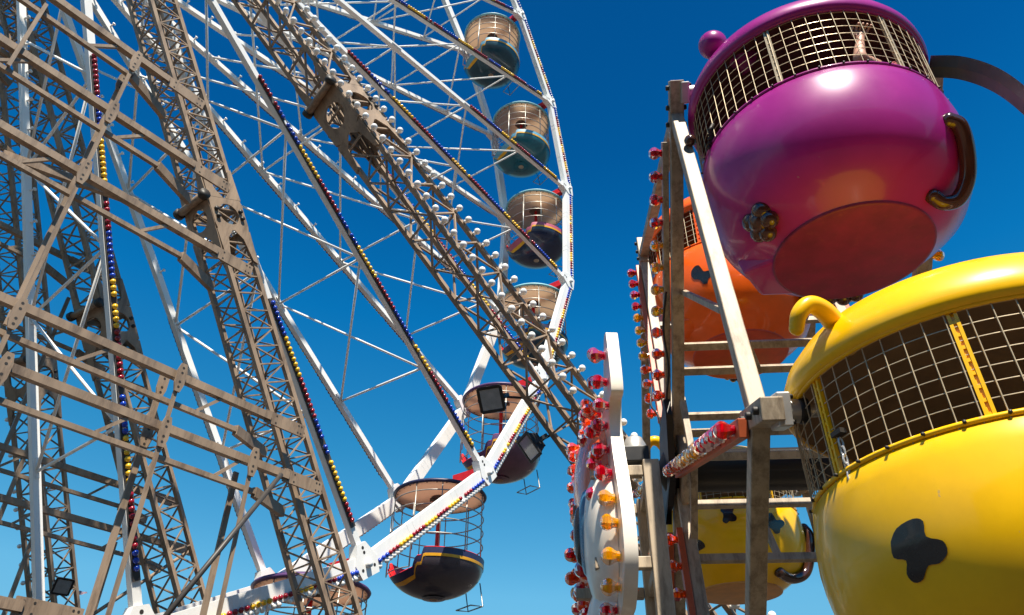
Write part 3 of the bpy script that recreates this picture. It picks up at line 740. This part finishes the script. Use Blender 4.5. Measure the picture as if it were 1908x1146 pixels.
# ------------------------------------------------------------------ teapots
def bowl_prof(body):                           # (r, dz below screen)
    return [(.760, 0), (.772, -.015), (.783, -.08*body), (.793, -.16*body), (.795, -.25*body), (.788, -.33*body), (.768, -.43*body), (.73, -.52*body), (.68, -.61*body), (.60, -.68*body), (.53, -.73*body), (.475, -.765*body), (.455, -.78*body)]
def pot(k, name_label, colm, inm, discm, zt=-.2, hm=.55, body=1.0, dx=0.0, rs=1.0, wires=True):
    c = kp(k)+KA*(KL/2+dx); zt0 = c.z+zt
    t = thing('teapot_gondola', name_label, 'teapot gondola', (c.x, c.y, zt0-hm-.78*body), 'teapot gondolas of the small wheel')
    o = V((c.x, c.y, zt0)); zb = -hm
    pr = [(r*rs, zb+z) for r, z in bowl_prof(body)]
    b = MB(); b.lathe(o, [(.74*rs, zb-.01), (.752*rs, zb+.012)]+pr, colm, 96)
    bowl = b.build('bowl', t)
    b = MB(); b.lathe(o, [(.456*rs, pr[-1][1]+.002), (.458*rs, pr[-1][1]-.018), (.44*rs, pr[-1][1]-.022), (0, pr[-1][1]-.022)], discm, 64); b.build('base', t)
    b = MB(); b.lathe(o, [(.755*rs, -.035), (.785*rs, -.03), (.80*rs, .0), (.795*rs, .05), (.765*rs, .12), (.70*rs, .20), (.58*rs, .275), (.42*rs, .335), (.22*rs, .375), (0, .39)], colm, 96); roof = b.build('roof', t)
    b = MB(); b.lathe(o, [(.757*rs, -.033), (.74*rs, .01), (.66*rs, .16), (.45*rs, .27), (0, .31)], inm, 48); b.build('roof_lining', roof)
    b = MB(); b.lathe(o, [(0, pr[-4][1]), (pr[-4][0]-.02, pr[-4][1])], inm, 48)
    b.lathe(o, [(.40, pr[-4][1]), (.42, zb-.22), (.70, zb-.20), (.735*rs, zb-.02)], inm, 48); b.build('bench', t)
    # wire screen
    b = MB(); nv = 62; rt_, rb_ = .765*rs, .762*rs; rr = .0025; a0 = .03
    for i in range(nv):
        a = a0+2*PI*i/nv; ca, sa = math.cos(a), math.sin(a); b.tube([o+V((rb_*ca, rb_*sa, zb-.01)), o+V((rt_*ca, rt_*sa, -.02))], rr, wire, 4, caps=False)
    nh = 8
    for j in range(nh):
        z = zb+hm*(j+.35)/nh; r = .757*rs
        b.tube([o+V((r*math.cos(2*PI*i/96), r*math.sin(2*PI*i/96), z)) for i in range(96)], rr*.85, wire, 4, closed=True)
    b.build('wire_screen', t)
    b = MB(); b.tube([o+V((.762*rs*math.cos(2*PI*i/96), .762*rs*math.sin(2*PI*i/96), zb+.012)) for i in range(96)], .011, colm, 6, closed=True)
    b.tube([o+V((.766*rs*math.cos(2*PI*i/96), .766*rs*math.sin(2*PI*i/96), -.03)) for i in range(96)], .012, colm, 6, closed=True)
    for i in range(36): a = 2*PI*i/36; rd = V((math.cos(a), math.sin(a), 0)); b.tube([o+rd*.765*rs+Z*(zb+.012), o+rd*.782*rs+Z*(zb+.012)], .007, bolt, 6)
    b.build('screen_rim', t)
    return t, o, pr, bowl, roof
def surf(o, pr, z):                            # bowl radius at local height z
    for (r0, z0), (r1, z1) in zip(pr, pr[1:]):
        if z1 <= z <= z0: f = (z0-z)/(z0-z1); return r0+(r1-r0)*f
    return None
def hit(o, pr, u, v):
    d = ray(u, v).normalized(); s = .3; 
    while s < 15:
        p = CAM+d*s; q = p-o; r = surf(o, pr, q.z)
        if r is not None and math.hypot(q.x, q.y) < r: return math.atan2(q.y, q.x), q.z, p
        s += .004
    return None
def spot_patch(t, o, pr, poly_px, m=spot, name='painted_spot', off=.004, raise_=0.0):
    h = [hit(o, pr, u, v) for u, v in poly_px]
    if any(x is None for x in h): return
    a0 = h[0][0]; P = [((x[0]-a0+PI) % (2*PI)-PI, x[1]) for x in h]; cx_ = sum(p[0] for p in P)/len(P); cz_ = sum(p[1] for p in P)/len(P)
    P = catm(P+[P[0]], 3)[:-1]; n = len(P); b = MB(); vs = []; K = 5
    for i in range(K+1):
        f = 1-i/K
        for x, z in P:
            a = a0+cx_+(x-cx_)*f; zz = cz_+(z-cz_)*f; r = (surf(o, pr, zz) or .7)+off+raise_*math.sqrt(max(0, 1-f**2))
            vs.append(o+V((r*math.cos(a), r*math.sin(a), zz)))
    fs = [(i*n+j, i*n+(j+1) % n, (i+1)*n+(j+1) % n, (i+1)*n+j) for i in range(K) for j in range(n)]
    b.add(vs, fs, m, True); b.build(name, t)
def posts(t, o, az_list, rs, hm, m, w=.024):
    for a in az_list:
        b = MB(); rd = V((math.cos(a), math.sin(a), 0)); tg = V((-rd.y, rd.x, 0)); r = .748*rs
        b.bar(o+rd*r+Z*(-hm-.01), o+rd*r+Z*-.02, w*2, .008, rd, m)
        for s in (-1, 1): b.bar(o+rd*(r+.008)+tg*s*w*.75+Z*(-hm), o+rd*(r+.008)+tg*s*w*.75+Z*-.02, .012, .012, rd, m)
        for j in range(9): z = -hm+hm*(j+.5)/9; b.bar(o+rd*(r+.007)-tg*w+Z*z, o+rd*(r+.007)+tg*w+Z*z, .014, .008, rd, m)
        b.build('screen_post', t)
def azpx(o, r, z, u):                          # azimuth on the near side of a ring that shows at column u
    best = None
    for i in range(720):
        a = 2*PI*i/720; rd = V((math.cos(a), math.sin(a), 0)); p = o+rd*r+Z*z
        if rd.dot(CAM-p) < 0: continue
        e = abs(pix(p)[0]-u)
        if best is None or e < best[0]: best = (e, a)
    return best[1]
def gloss(name, c, **k): return mat(name, c, .34, var=.12, scale=3, coat=.4, dirt=tuple(x*.6 for x in c), dirt_amt=.12, spec=.35, bump=.03, chips=tuple(min(1, x*.5+.12) for x in c), **k)
purple = gloss('purple_gelcoat', (.32, .012, .20)); yellow = gloss('yellow_gelcoat', (.96, .525, .0)); orange = gloss('orange_gelcoat', (.90, .12, .001))
pin = mat('maroon_lining', (.09, .015, .018), .7); yin = mat('tan_lining', (.30, .19, .10), .75, var=.2); oin = mat('rust_lining', (.22, .04, .015), .7)
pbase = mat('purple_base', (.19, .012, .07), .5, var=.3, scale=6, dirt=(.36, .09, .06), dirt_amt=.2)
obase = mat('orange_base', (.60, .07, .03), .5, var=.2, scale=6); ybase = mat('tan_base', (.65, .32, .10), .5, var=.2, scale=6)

# --- purple
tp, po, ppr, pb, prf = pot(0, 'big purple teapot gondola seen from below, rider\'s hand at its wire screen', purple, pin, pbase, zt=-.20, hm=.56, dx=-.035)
posts(tp, po, [azpx(po, .755, -.3, u) for u in (1440, 1660)]+[azpx(po, .755, -.3, 1440)+PI], 1, .56, wire, .015)
b = MB(); rr = .66; a = math.atan2(.35, -1); kc = on_plane(1328, 82, po, V((0, 1, 0)).normalized()); 
kc = at_depth(1328, 84, depth_of(po)-.05); b.ball(kc, .098, purple, 28); rd = V((po.x-kc.x, po.y-kc.y, -.10)).normalized(); b.tube([kc, kc+rd*.14, kc+rd*.3], [.075, .07, .09], purple, 16); b.build('knob', prf)
def handle(t, o, pr, pxs, radii, m, lift):
    pts = []
    if lift[0] == 'hit':
        h0_, h1_ = hit(o, pr, *pxs[0]), hit(o, pr, *pxs[-1]); n_ = len(pxs)
        d0, d1 = [(depth_of(h[2]) if h else depth_of(o+Z*-.85))-.01 for h in (h0_, h1_)]; lift = [d0+(d1-d0)*i/(n_-1)-lift[1]*math.sin(PI*i/(n_-1)) for i in range(n_)]
    for (u, v), l in zip(pxs, lift):
        pts.append(at_depth(u, v, l))
    P = catm([tuple(p) for p in pts], 6); P = [V(p) for p in P]; n = len(P)
    rs_ = [radii[0]+(radii[-1]-radii[0])*i/(n-1) if len(radii) == 2 else radii[min(len(radii)-1, int(i/(n-1)*(len(radii)-1)+.5))] for i in range(n)]
    b = MB(); b.tube(P, rs_, m, 16); b.ball(P[0], rs_[0]*1.05, m, 14); b.ball(P[-1], rs_[-1]*1.05, m, 14); b.build('handle', t)
dp = depth_of(po)
handle(tp, po, ppr, [(1768, 225), (1788, 235), (1801, 275), (1803, 330), (1786, 370), (1758, 378), (1738, 366)], [.044, .042], chocolate, ('hit', .03))
# moulded nose cluster and spout
h0 = hit(po, ppr, 1420, 413)
b = MB(); n0 = V((math.cos(h0[0]), math.sin(h0[0]), -.55)).normalized(); x0 = n0.cross(Z).normalized(); y0 = x0.cross(n0); c0 = h0[2]+n0*.01
for i, (x, y, r) in enumerate(((-.05, .04, .062), (.05, .04, .062), (.0, .0, .075), (-.055, -.03, .058), (.055, -.04, .058), (.01, -.075, .055))): b.ball(c0+x0*x+y0*y, r, chocolate, 16)
b.build('moulded_flower', tp)
b = MB(); zc = po.z+ppr[-1][1]; A0 = on_plane(1465, 520, V((0, 0, zc)), Z); A1 = on_plane(1418, 533, V((0, 0, zc)), Z); bd = V((po.x, po.y, zc)); dr = (A1-bd); dr.z = 0; dr.normalize(); pr_ = V((-dr.y, dr.x, 0))
for_ = []
cen = V((po.x, po.y, zc)); rin = .38; rout = (A1-cen).length+.05
w0, w1 = .22, .15
vsx = [cen+dr*rin+pr_*w0+Z*-.018, cen+dr*rin-pr_*w0+Z*-.018, cen+dr*rout-pr_*w1+Z*.03, cen+dr*rout+pr_*w1+Z*.03, cen+dr*rin+pr_*w0*1.2+Z*.16, cen+dr*rin-pr_*w0*1.2+Z*.16, cen+dr*(rout+.03)-pr_*w1+Z*.14, cen+dr*(rout+.03)+pr_*w1+Z*.14]
b.add(vsx, [(0, 1, 2, 3), (7, 6, 5, 4), (0, 4, 5, 1), (1, 5, 6, 2), (2, 6, 7, 3), (3, 7, 4, 0)], purple); b.build('spout_foot', tp, bevel=.02)
b = MB()
for u, v in ((1520, 553), (1548, 557), (1575, 557), (1598, 550)): b.ball(on_plane(u, v, V((0, 0, po.z+ppr[-1][1]+.0)), Z)+V((0, .02, .02)), .05, chocolate, 14)
b.build('moulded_paw', tp)
# hinge hardware near the left pivot
b = MB(); pz = kp(0)+KA*.2
for i in range(5): b.tube([po+V((-.74, -.18+.02*i, -.42-.02*i)), po+V((-.78, -.2+.02*i, -.5-.02*i))], .012, bolt, 6)
b.build('latch', tp); b = MB(); b.ball(at_depth(1286, 262, dp-.2), .042, chocolate, 12); b.build('moulded_ear', tp)

# --- orange
to, oo, opr, ob_, orf = pot(-1, 'orange teapot gondola behind the cream arm, below and left of the purple one', orange, oin, obase, zt=-.06, hm=.50, body=1.12, dx=-.07)
posts(to, oo, [azpx(oo, .755, -.3, u) for u in (1225, 1300)], 1, .5, orange, .02)
def club(cx_, cy_, s, rot=0):
    base = [(-50, -10), (-40, -35), (-10, -52), (12, -48), (18, -25), (22, -5), (48, 5), (54, 25), (35, 40), (22, 44), (10, 62), (-12, 58), (-18, 35), (-28, 18), (-45, 10)]
    c, sn = math.cos(rot), math.sin(rot); return [(cx_+(x*c-y*sn)*s, cy_+(x*sn+y*c)*s) for x, y in base]
spot_patch(to, oo, opr, club(1306, 511, .34, -.5)); spot_patch(to, oo, opr, club(1232, 517, .26, .3))
spot_patch(to, oo, opr, [(1268, 600), (1276, 594), (1288, 598), (1294, 612), (1288, 622), (1284, 634), (1276, 632), (1272, 618)], orange, 'moulded_petal', 0.0, .05)
do = depth_of(oo)
handle(to, oo, opr, [(1480, 600), (1492, 585), (1500, 560), (1496, 530), (1478, 515)], [.05, .045], chocolate, ('hit', .03))
b = MB()
for u, v in ((1355, 702), (1366, 706), (1378, 706)): b.ball(at_depth(u, v, do+.15), .04, chocolate, 12)
b.build('moulded_paw', to)

# --- big yellow
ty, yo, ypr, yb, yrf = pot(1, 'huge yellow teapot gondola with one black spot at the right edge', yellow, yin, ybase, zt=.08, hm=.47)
posts(ty, yo, [azpx(yo, .755, -.23, 1805), azpx(yo, .755, -.23, 1805)+2.0, azpx(yo, .755, -.23, 1805)-2.0, azpx(yo, .755, -.23, 1540)], 1, .47, yellow, .016)
spot_patch(ty, yo, ypr, [(1662, 1010), (1672, 985), (1702, 967), (1722, 972), (1727, 1000), (1758, 1008), (1767, 1030), (1752, 1050), (1732, 1055), (1722, 1080), (1705, 1086), (1692, 1070), (1690, 1045), (1668, 1040)])
dy = depth_of(yo)
handle(ty, yo, ypr, [(1578, 640), (1560, 608), (1532, 577), (1507, 568), (1489, 585), (1484, 612)], [.050, .029], yellow, [dy-.12, dy-.13, dy-.16, dy-.18, dy-.2, dy-.2])
spot_patch(ty, yo, ypr, [(1480, 800), (1484, 790), (1490, 800), (1487, 815)])
hl = hit(yo, [(.765, 0), (.765, -.47)], 1588, 880) or hit(yo, [(.765, 0), (.765, -.47)], 1600, 880); la = hl[0]; lr = V((math.cos(la), math.sin(la), 0)); lt = V((-lr.y, lr.x, 0)); b = MB(); pv = hl[2]+lr*.015
for i in range(7): b.tube([pv+Z*(.12-.035*i)+(lt if i % 2 else lr)*.009*math.cos(q*PI/4)+Z*.022*math.sin(q*PI/4) for q in range(8)], .004, grey, 5, closed=True)
b.bar(pv+Z*.16-lt*.03, pv+Z*.16+lt*.03, .03, .02, Z, bolt); b.build('latch', ty)

# --- lower yellow
tl, lo, lpr, lb, lrf = pot(-2, 'smaller yellow teapot gondola with black spots low behind the cream frame', yellow, yin, ybase, zt=.05, hm=.42)
posts(tl, lo, [azpx(lo, .755, -.2, u) for u in (1300, 1432)], 1, .42, yellow, .018)
spot_patch(tl, lo, lpr, club(1358, 955, .34, .4)); spot_patch(tl, lo, lpr, club(1440, 974, .36, -.4)); spot_patch(tl, lo, lpr, club(1298, 1022, .32, 1.2))
dl = depth_of(lo)
handle(tl, lo, lpr, [(1498, 985), (1508, 1000), (1509, 1035), (1500, 1068), (1475, 1078), (1452, 1066)], [.055, .055], chocolate, ('hit', .03))
handle(tl, lo, lpr, [(1258, 868), (1245, 845), (1228, 824), (1212, 823), (1202, 838)], [.07, .05], yellow, [dl-.1, dl-.12, dl-.15, dl-.15, dl-.15])

# ------------------------------------------------------------------ people
def figure(name, label, verts, edges, radii, mats_of, root, loc, cat='person'):
    me = bpy.data.meshes.new(name); me.from_pydata([tuple(V(v)-loc) for v in verts], edges, []); ob = bpy.data.objects.new(name, me); COL.objects.link(ob); ob.location = loc
    ob['label'] = label; ob['category'] = cat
    sk = ob.modifiers.new('skin', 'SKIN'); sk.use_smooth_shade = True
    for i, r in enumerate(radii): me.skin_vertices[0].data[i].radius = (r, r); me.skin_vertices[0].data[i].use_root = (i == root)
    ss = ob.modifiers.new('sub', 'SUBSURF'); ss.levels = 2; ss.render_levels = 2
    me.materials.append(mats_of)
    return ob
def person(label, hip, face, shirt_m, arm_hand=None, scale=1.0, hair_m=None):
    f = V(face).normalized(); s = Z.cross(f).normalized(); k = scale
    J = []; E = []; Rr = []
    def add(p, r, par=None):
        J.append(V(p)); Rr.append(r*k); i = len(J)-1
        if par is not None: E.append((par, i))
        return i
    h = V(hip)
    pel = add(h, .13); bel = add(h+Z*.2*k+f*.0, .125, pel); ch = add(h+Z*.4*k, .145, bel); nk = add(h+Z*.55*k, .055, ch); hd0 = add(h+Z*.63*k+f*.02, .075, nk); hd = add(h+Z*.70*k+f*.03, .095, hd0); ht = add(h+Z*.79*k+f*.02, .07, hd)
    for sg in (1, -1):
        th = add(h+s*sg*.1*k+f*.06, .085, pel); kn = add(h+s*sg*.13*k+f*.42*k, .06, th); an = add(h+s*sg*.13*k+f*.44*k-Z*.40*k, .042, kn); add(h+s*sg*.14*k+f*.58*k-Z*.43*k, .035, an)
        sh = add(h+s*sg*.19*k+Z*.47*k, .06, ch)
        if sg == 1 and arm_hand is not None:
            hand = V(arm_hand[0]); up = V(arm_hand[1]).normalized(); el = hand-up*.30*k; e1 = add(el, .052, sh); wr = add(hand-up*.06, .027, e1)
            pm = add(hand, .034, wr); acr = V(arm_hand[2]).normalized(); inw = V(arm_hand[3]).normalized()
            for q, (o_, l_) in enumerate(((-.032, .07), (-.011, .08), (.011, .077), (.031, .062))):
                kn_ = add(hand+acr*o_+up*.045, .011, pm); m1 = add(hand+acr*o_*1.25+up*(.045+l_*.42)-inw*.018, .0095, kn_); m2 = add(hand+acr*o_*1.3+up*(.045+l_*.48)-inw*.045+up*-.0, .009, m1); add(hand+acr*o_*1.3+up*(.035+l_*.2)-inw*.055, .008, m2)
            t1 = add(hand+acr*-.045+up*.0, .013, pm); t2 = add(hand+acr*-.068+up*.03-inw*.01, .0105, t1); add(hand+acr*-.07+up*.058-inw*.03, .009, t2)
        else:
            e1 = add(h+s*sg*.24*k+Z*.22*k+f*.06, .045, sh); wr = add(h+s*sg*.15*k+Z*.12*k+f*.27*k, .03, e1); pm = add(h+s*sg*.13*k+Z*.10*k+f*.33*k, .034, wr)
            for q in range(4): 
                kk_ = add(h+s*sg*(.13+.018*(q-1.5))*k+Z*.09*k+f*.375*k, .011, pm); add(h+s*sg*(.13+.02*(q-1.5))*k+Z*.065*k+f*.405*k, .009, kk_)
            t1 = add(h+s*sg*.09*k+Z*.11*k+f*.35*k, .012, pm); add(h+s*sg*.075*k+Z*.10*k+f*.38*k, .01, t1)
    ob = figure('person', label, J, E, Rr, skin, 0, h)
    # clothing and hair as children
    b = MB(); b.lathe(h, [(.17*k, -.06*k), (.175*k, .1*k), (.185*k, .3*k), (.20*k, .40*k), (.17*k, .50*k), (.08*k, .555*k)], shirt_m, 24); b.v = [tuple(h+(V(v)-h)-f*(V(v)-h).dot(f)*.28) for v in b.v]
    for sg in (1, -1):
        b.tube([h+s*sg*.14*k+Z*.46*k, h+s*sg*.21*k+Z*.44*k, h+s*sg*.245*k+Z*.28*k+f*.03], [.085*k, .085*k, .07*k], shirt_m, 14)
    b.build('shirt', ob, origin=h)
    b = MB(); hc = h+Z*.735*k; b.ball(hc-f*.005, .112*k, hair_m or chocolate, 20, (1, 1, 1.05)); b.v = [tuple(V(v) if (V(v)-hc).dot(f)-(V(v)-hc).z*.5 < .03 else hc+(V(v)-hc)*.8) for v in b.v]; b.build('hair', ob, origin=h)
    b = MB(); fc = h+Z*.69*k+f*.118*k
    b.ball(fc-Z*.005*k, .016*k, skin, 10, (1, 1, 1.5))
    for sg in (1, -1): b.ball(fc+s*sg*.035*k+Z*.03*k-f*.025*k, .012*k, spot, 10); b.ball(h+Z*.69*k+s*sg*.098*k, .026*k, skin, 10, (.7, .7, 1.2))
    b.bar(fc+s*.025*k-Z*.045*k-f*.018*k, fc-s*.025*k-Z*.045*k-f*.018*k, .012*k, .008*k, Z, mat('lips', (.4, .12, .1), .5)); b.build('face', ob, origin=h)
    b = MB(); pm_ = mat('dark_trousers', (.02, .022, .03), .8)
    for sg in (1, -1): b.tube([h+s*sg*.08*k-f*.05, h+s*sg*.11*k+f*.1*k, h+s*sg*.13*k+f*.42*k, h+s*sg*.13*k+f*.45*k-Z*.05*k, h+s*sg*.13*k+f*.45*k-Z*.36*k], [.11*k, .105*k, .078*k, .075*k, .055*k], pm_, 14)
    b.ball(h-Z*.01, .15*k, pm_, 18, (1, 1, .8)); b.build('trousers', ob, origin=h)
    return ob
# rider gripping the purple screen
ah = azpx(po, .70, -.10, 1600); rdh = V((math.cos(ah), math.sin(ah), 0)); tgh = V((-rdh.y, rdh.x, 0))
bestz = min(range(60), key=lambda i: abs(pix(po+rdh*.69+Z*(-.50+i*.008))[1]-66)); hz = -.50+bestz*.008
hand = po+rdh*.685+Z*hz
person('rider inside the purple teapot, mostly hidden, gripping the wire with one hand', po+rdh*.36+V((0, 0, -.56-.16))+tgh*.24, -tgh, mat('rider_shirt', (.25, .02, .03), .8), (hand, V((.34*tgh.x-.05*rdh.x, .34*tgh.y-.05*rdh.y, 1)), tgh, -rdh), .9)
# rider in the fourth cabin
co = V(cabD.location); fw = (NN*.4-E_*.5)
stripes = mat('pale_blue_shirt', (.32, .55, .72), .8, var=.35, scale=14)
person('rider in a pale blue shirt seated in the cabin behind the globe bulbs', co+NN*.42+E_*.35+Z*-1.72, -fw, stripes, None, 1.0)

# ------------------------------------------------------------------ added hall, unseen behind the camera: blocks low sky, darkens gloss reflections
brick = mat('dark_brick', (.13, .065, .045), .85, var=.3, scale=4); slate = mat('slate', (.05, .05, .055), .6); pane = mat('window_glass', (.02, .025, .03), .08)
hall = thing('sky_block_hall', 'added dark brick hall with a slate roof, unseen behind the camera, blocking low sky', 'added sky-blocking building', (4, -15, 0))
def wing(x0, x1, y0, y1, h):
    b = MB(); b.box(V(((x0+x1)/2, (y0+y1)/2, h/2)), V(((x1-x0)/2, 0, 0)), V((0, (y1-y0)/2, 0)), V((0, 0, h/2)), brick); wl = b.build('wall', hall)
    b = MB(); ym = (y0+y1)/2; b.prism([V(((x0+x1)/2, y0-.4, h+.01)), V(((x0+x1)/2, y1+.4, h+.01)), V(((x0+x1)/2, ym, h+2.5))], V((1, 0, 0)), x1-x0+.6, slate); b.build('roof', hall)
    for fl in range(3):
        for i in range(int((x1-x0)/3.2)):
            x = x0+1.8+i*3.2; b = MB(); b.box(V((x, y1+.03, 1.8+fl*3.3)), V((.6, 0, 0)), V((0, .05, 0)), V((0, 0, .9)), white); wn = b.build('window', hall)
            b = MB(); b.box(V((x, y1+.06, 1.8+fl*3.3)), V((.5, 0, 0)), V((0, .04, 0)), V((0, 0, .8)), pane); b.build('pane', wn)
wing(-22, 26, -24, -14, 11)
# ------------------------------------------------------------------ light, sky
SUN = V((.13, -.88, 1.52)).normalized()
elev = math.asin(SUN.z); 
sd = bpy.data.lights.new('sun', 'SUN'); so = bpy.data.objects.new('sun', sd); COL.objects.link(so); so.location = (10, -10, 40)
sd.energy = 5.0; sd.angle = math.radians(.53); sd.color = (1, .92, .79); so.rotation_euler = SUN.to_track_quat('Z', 'Y').to_euler()
w = bpy.data.worlds.new('World'); sc.world = w; w.use_nodes = True; nt = w.node_tree; N = nt.nodes; L = nt.links
bg = N['Background']; sky = N.new('ShaderNodeTexSky'); sky.sky_type = 'NISHITA'; sky.sun_disc = False
sky.sun_elevation = elev; sky.sun_rotation = math.atan2(SUN.x, SUN.y); sky.air_density = 1.0; sky.dust_density = .2; sky.ozone_density = 3.0; sky.altitude = 0
hs = N.new('ShaderNodeHueSaturation'); hs.inputs['Saturation'].default_value = 1.3; hs.inputs['Hue'].default_value = .487
tc = N.new('ShaderNodeTexCoord'); sx = N.new('ShaderNodeSeparateXYZ'); L.new(tc.outputs['Generated'], sx.inputs[0])
rp = N.new('ShaderNodeValToRGB'); el = rp.color_ramp.elements      # clearer, deeper air overhead; paler towards the horizon
el[0].position = 0; el[0].color = (.14, .20, .24, 1); el[1].position = 1; el[1].color = (.2, .22, .34, 1)
for p_, c_ in ((.24, (.50, .58, .53)), (.40, (.22, .53, .55)), (.556, (.03, .455, .58)), (.72, (.01, .31, .46)), (.834, (.012, .27, .41))):
    x_ = el.new(p_); x_.color = (*c_, 1)
L.new(sx.outputs['Z'], rp.inputs['Fac'])
mu = N.new('ShaderNodeVectorMath'); mu.operation = 'MULTIPLY'; L.new(hs.outputs['Color'], mu.inputs[0]); L.new(rp.outputs['Color'], mu.inputs[1])
sc2 = N.new('ShaderNodeVectorMath'); sc2.operation = 'SCALE'; sc2.inputs['Scale'].default_value = 1.38; L.new(mu.outputs[0], sc2.inputs[0])
L.new(sky.outputs['Color'], hs.inputs['Color']); L.new(sc2.outputs[0], bg.inputs['Color']); bg.inputs['Strength'].default_value = .11
sc.view_settings.view_transform = 'Standard'; sc.view_settings.look = 'None'; sc.view_settings.exposure = .9; sc.view_settings.gamma = 1
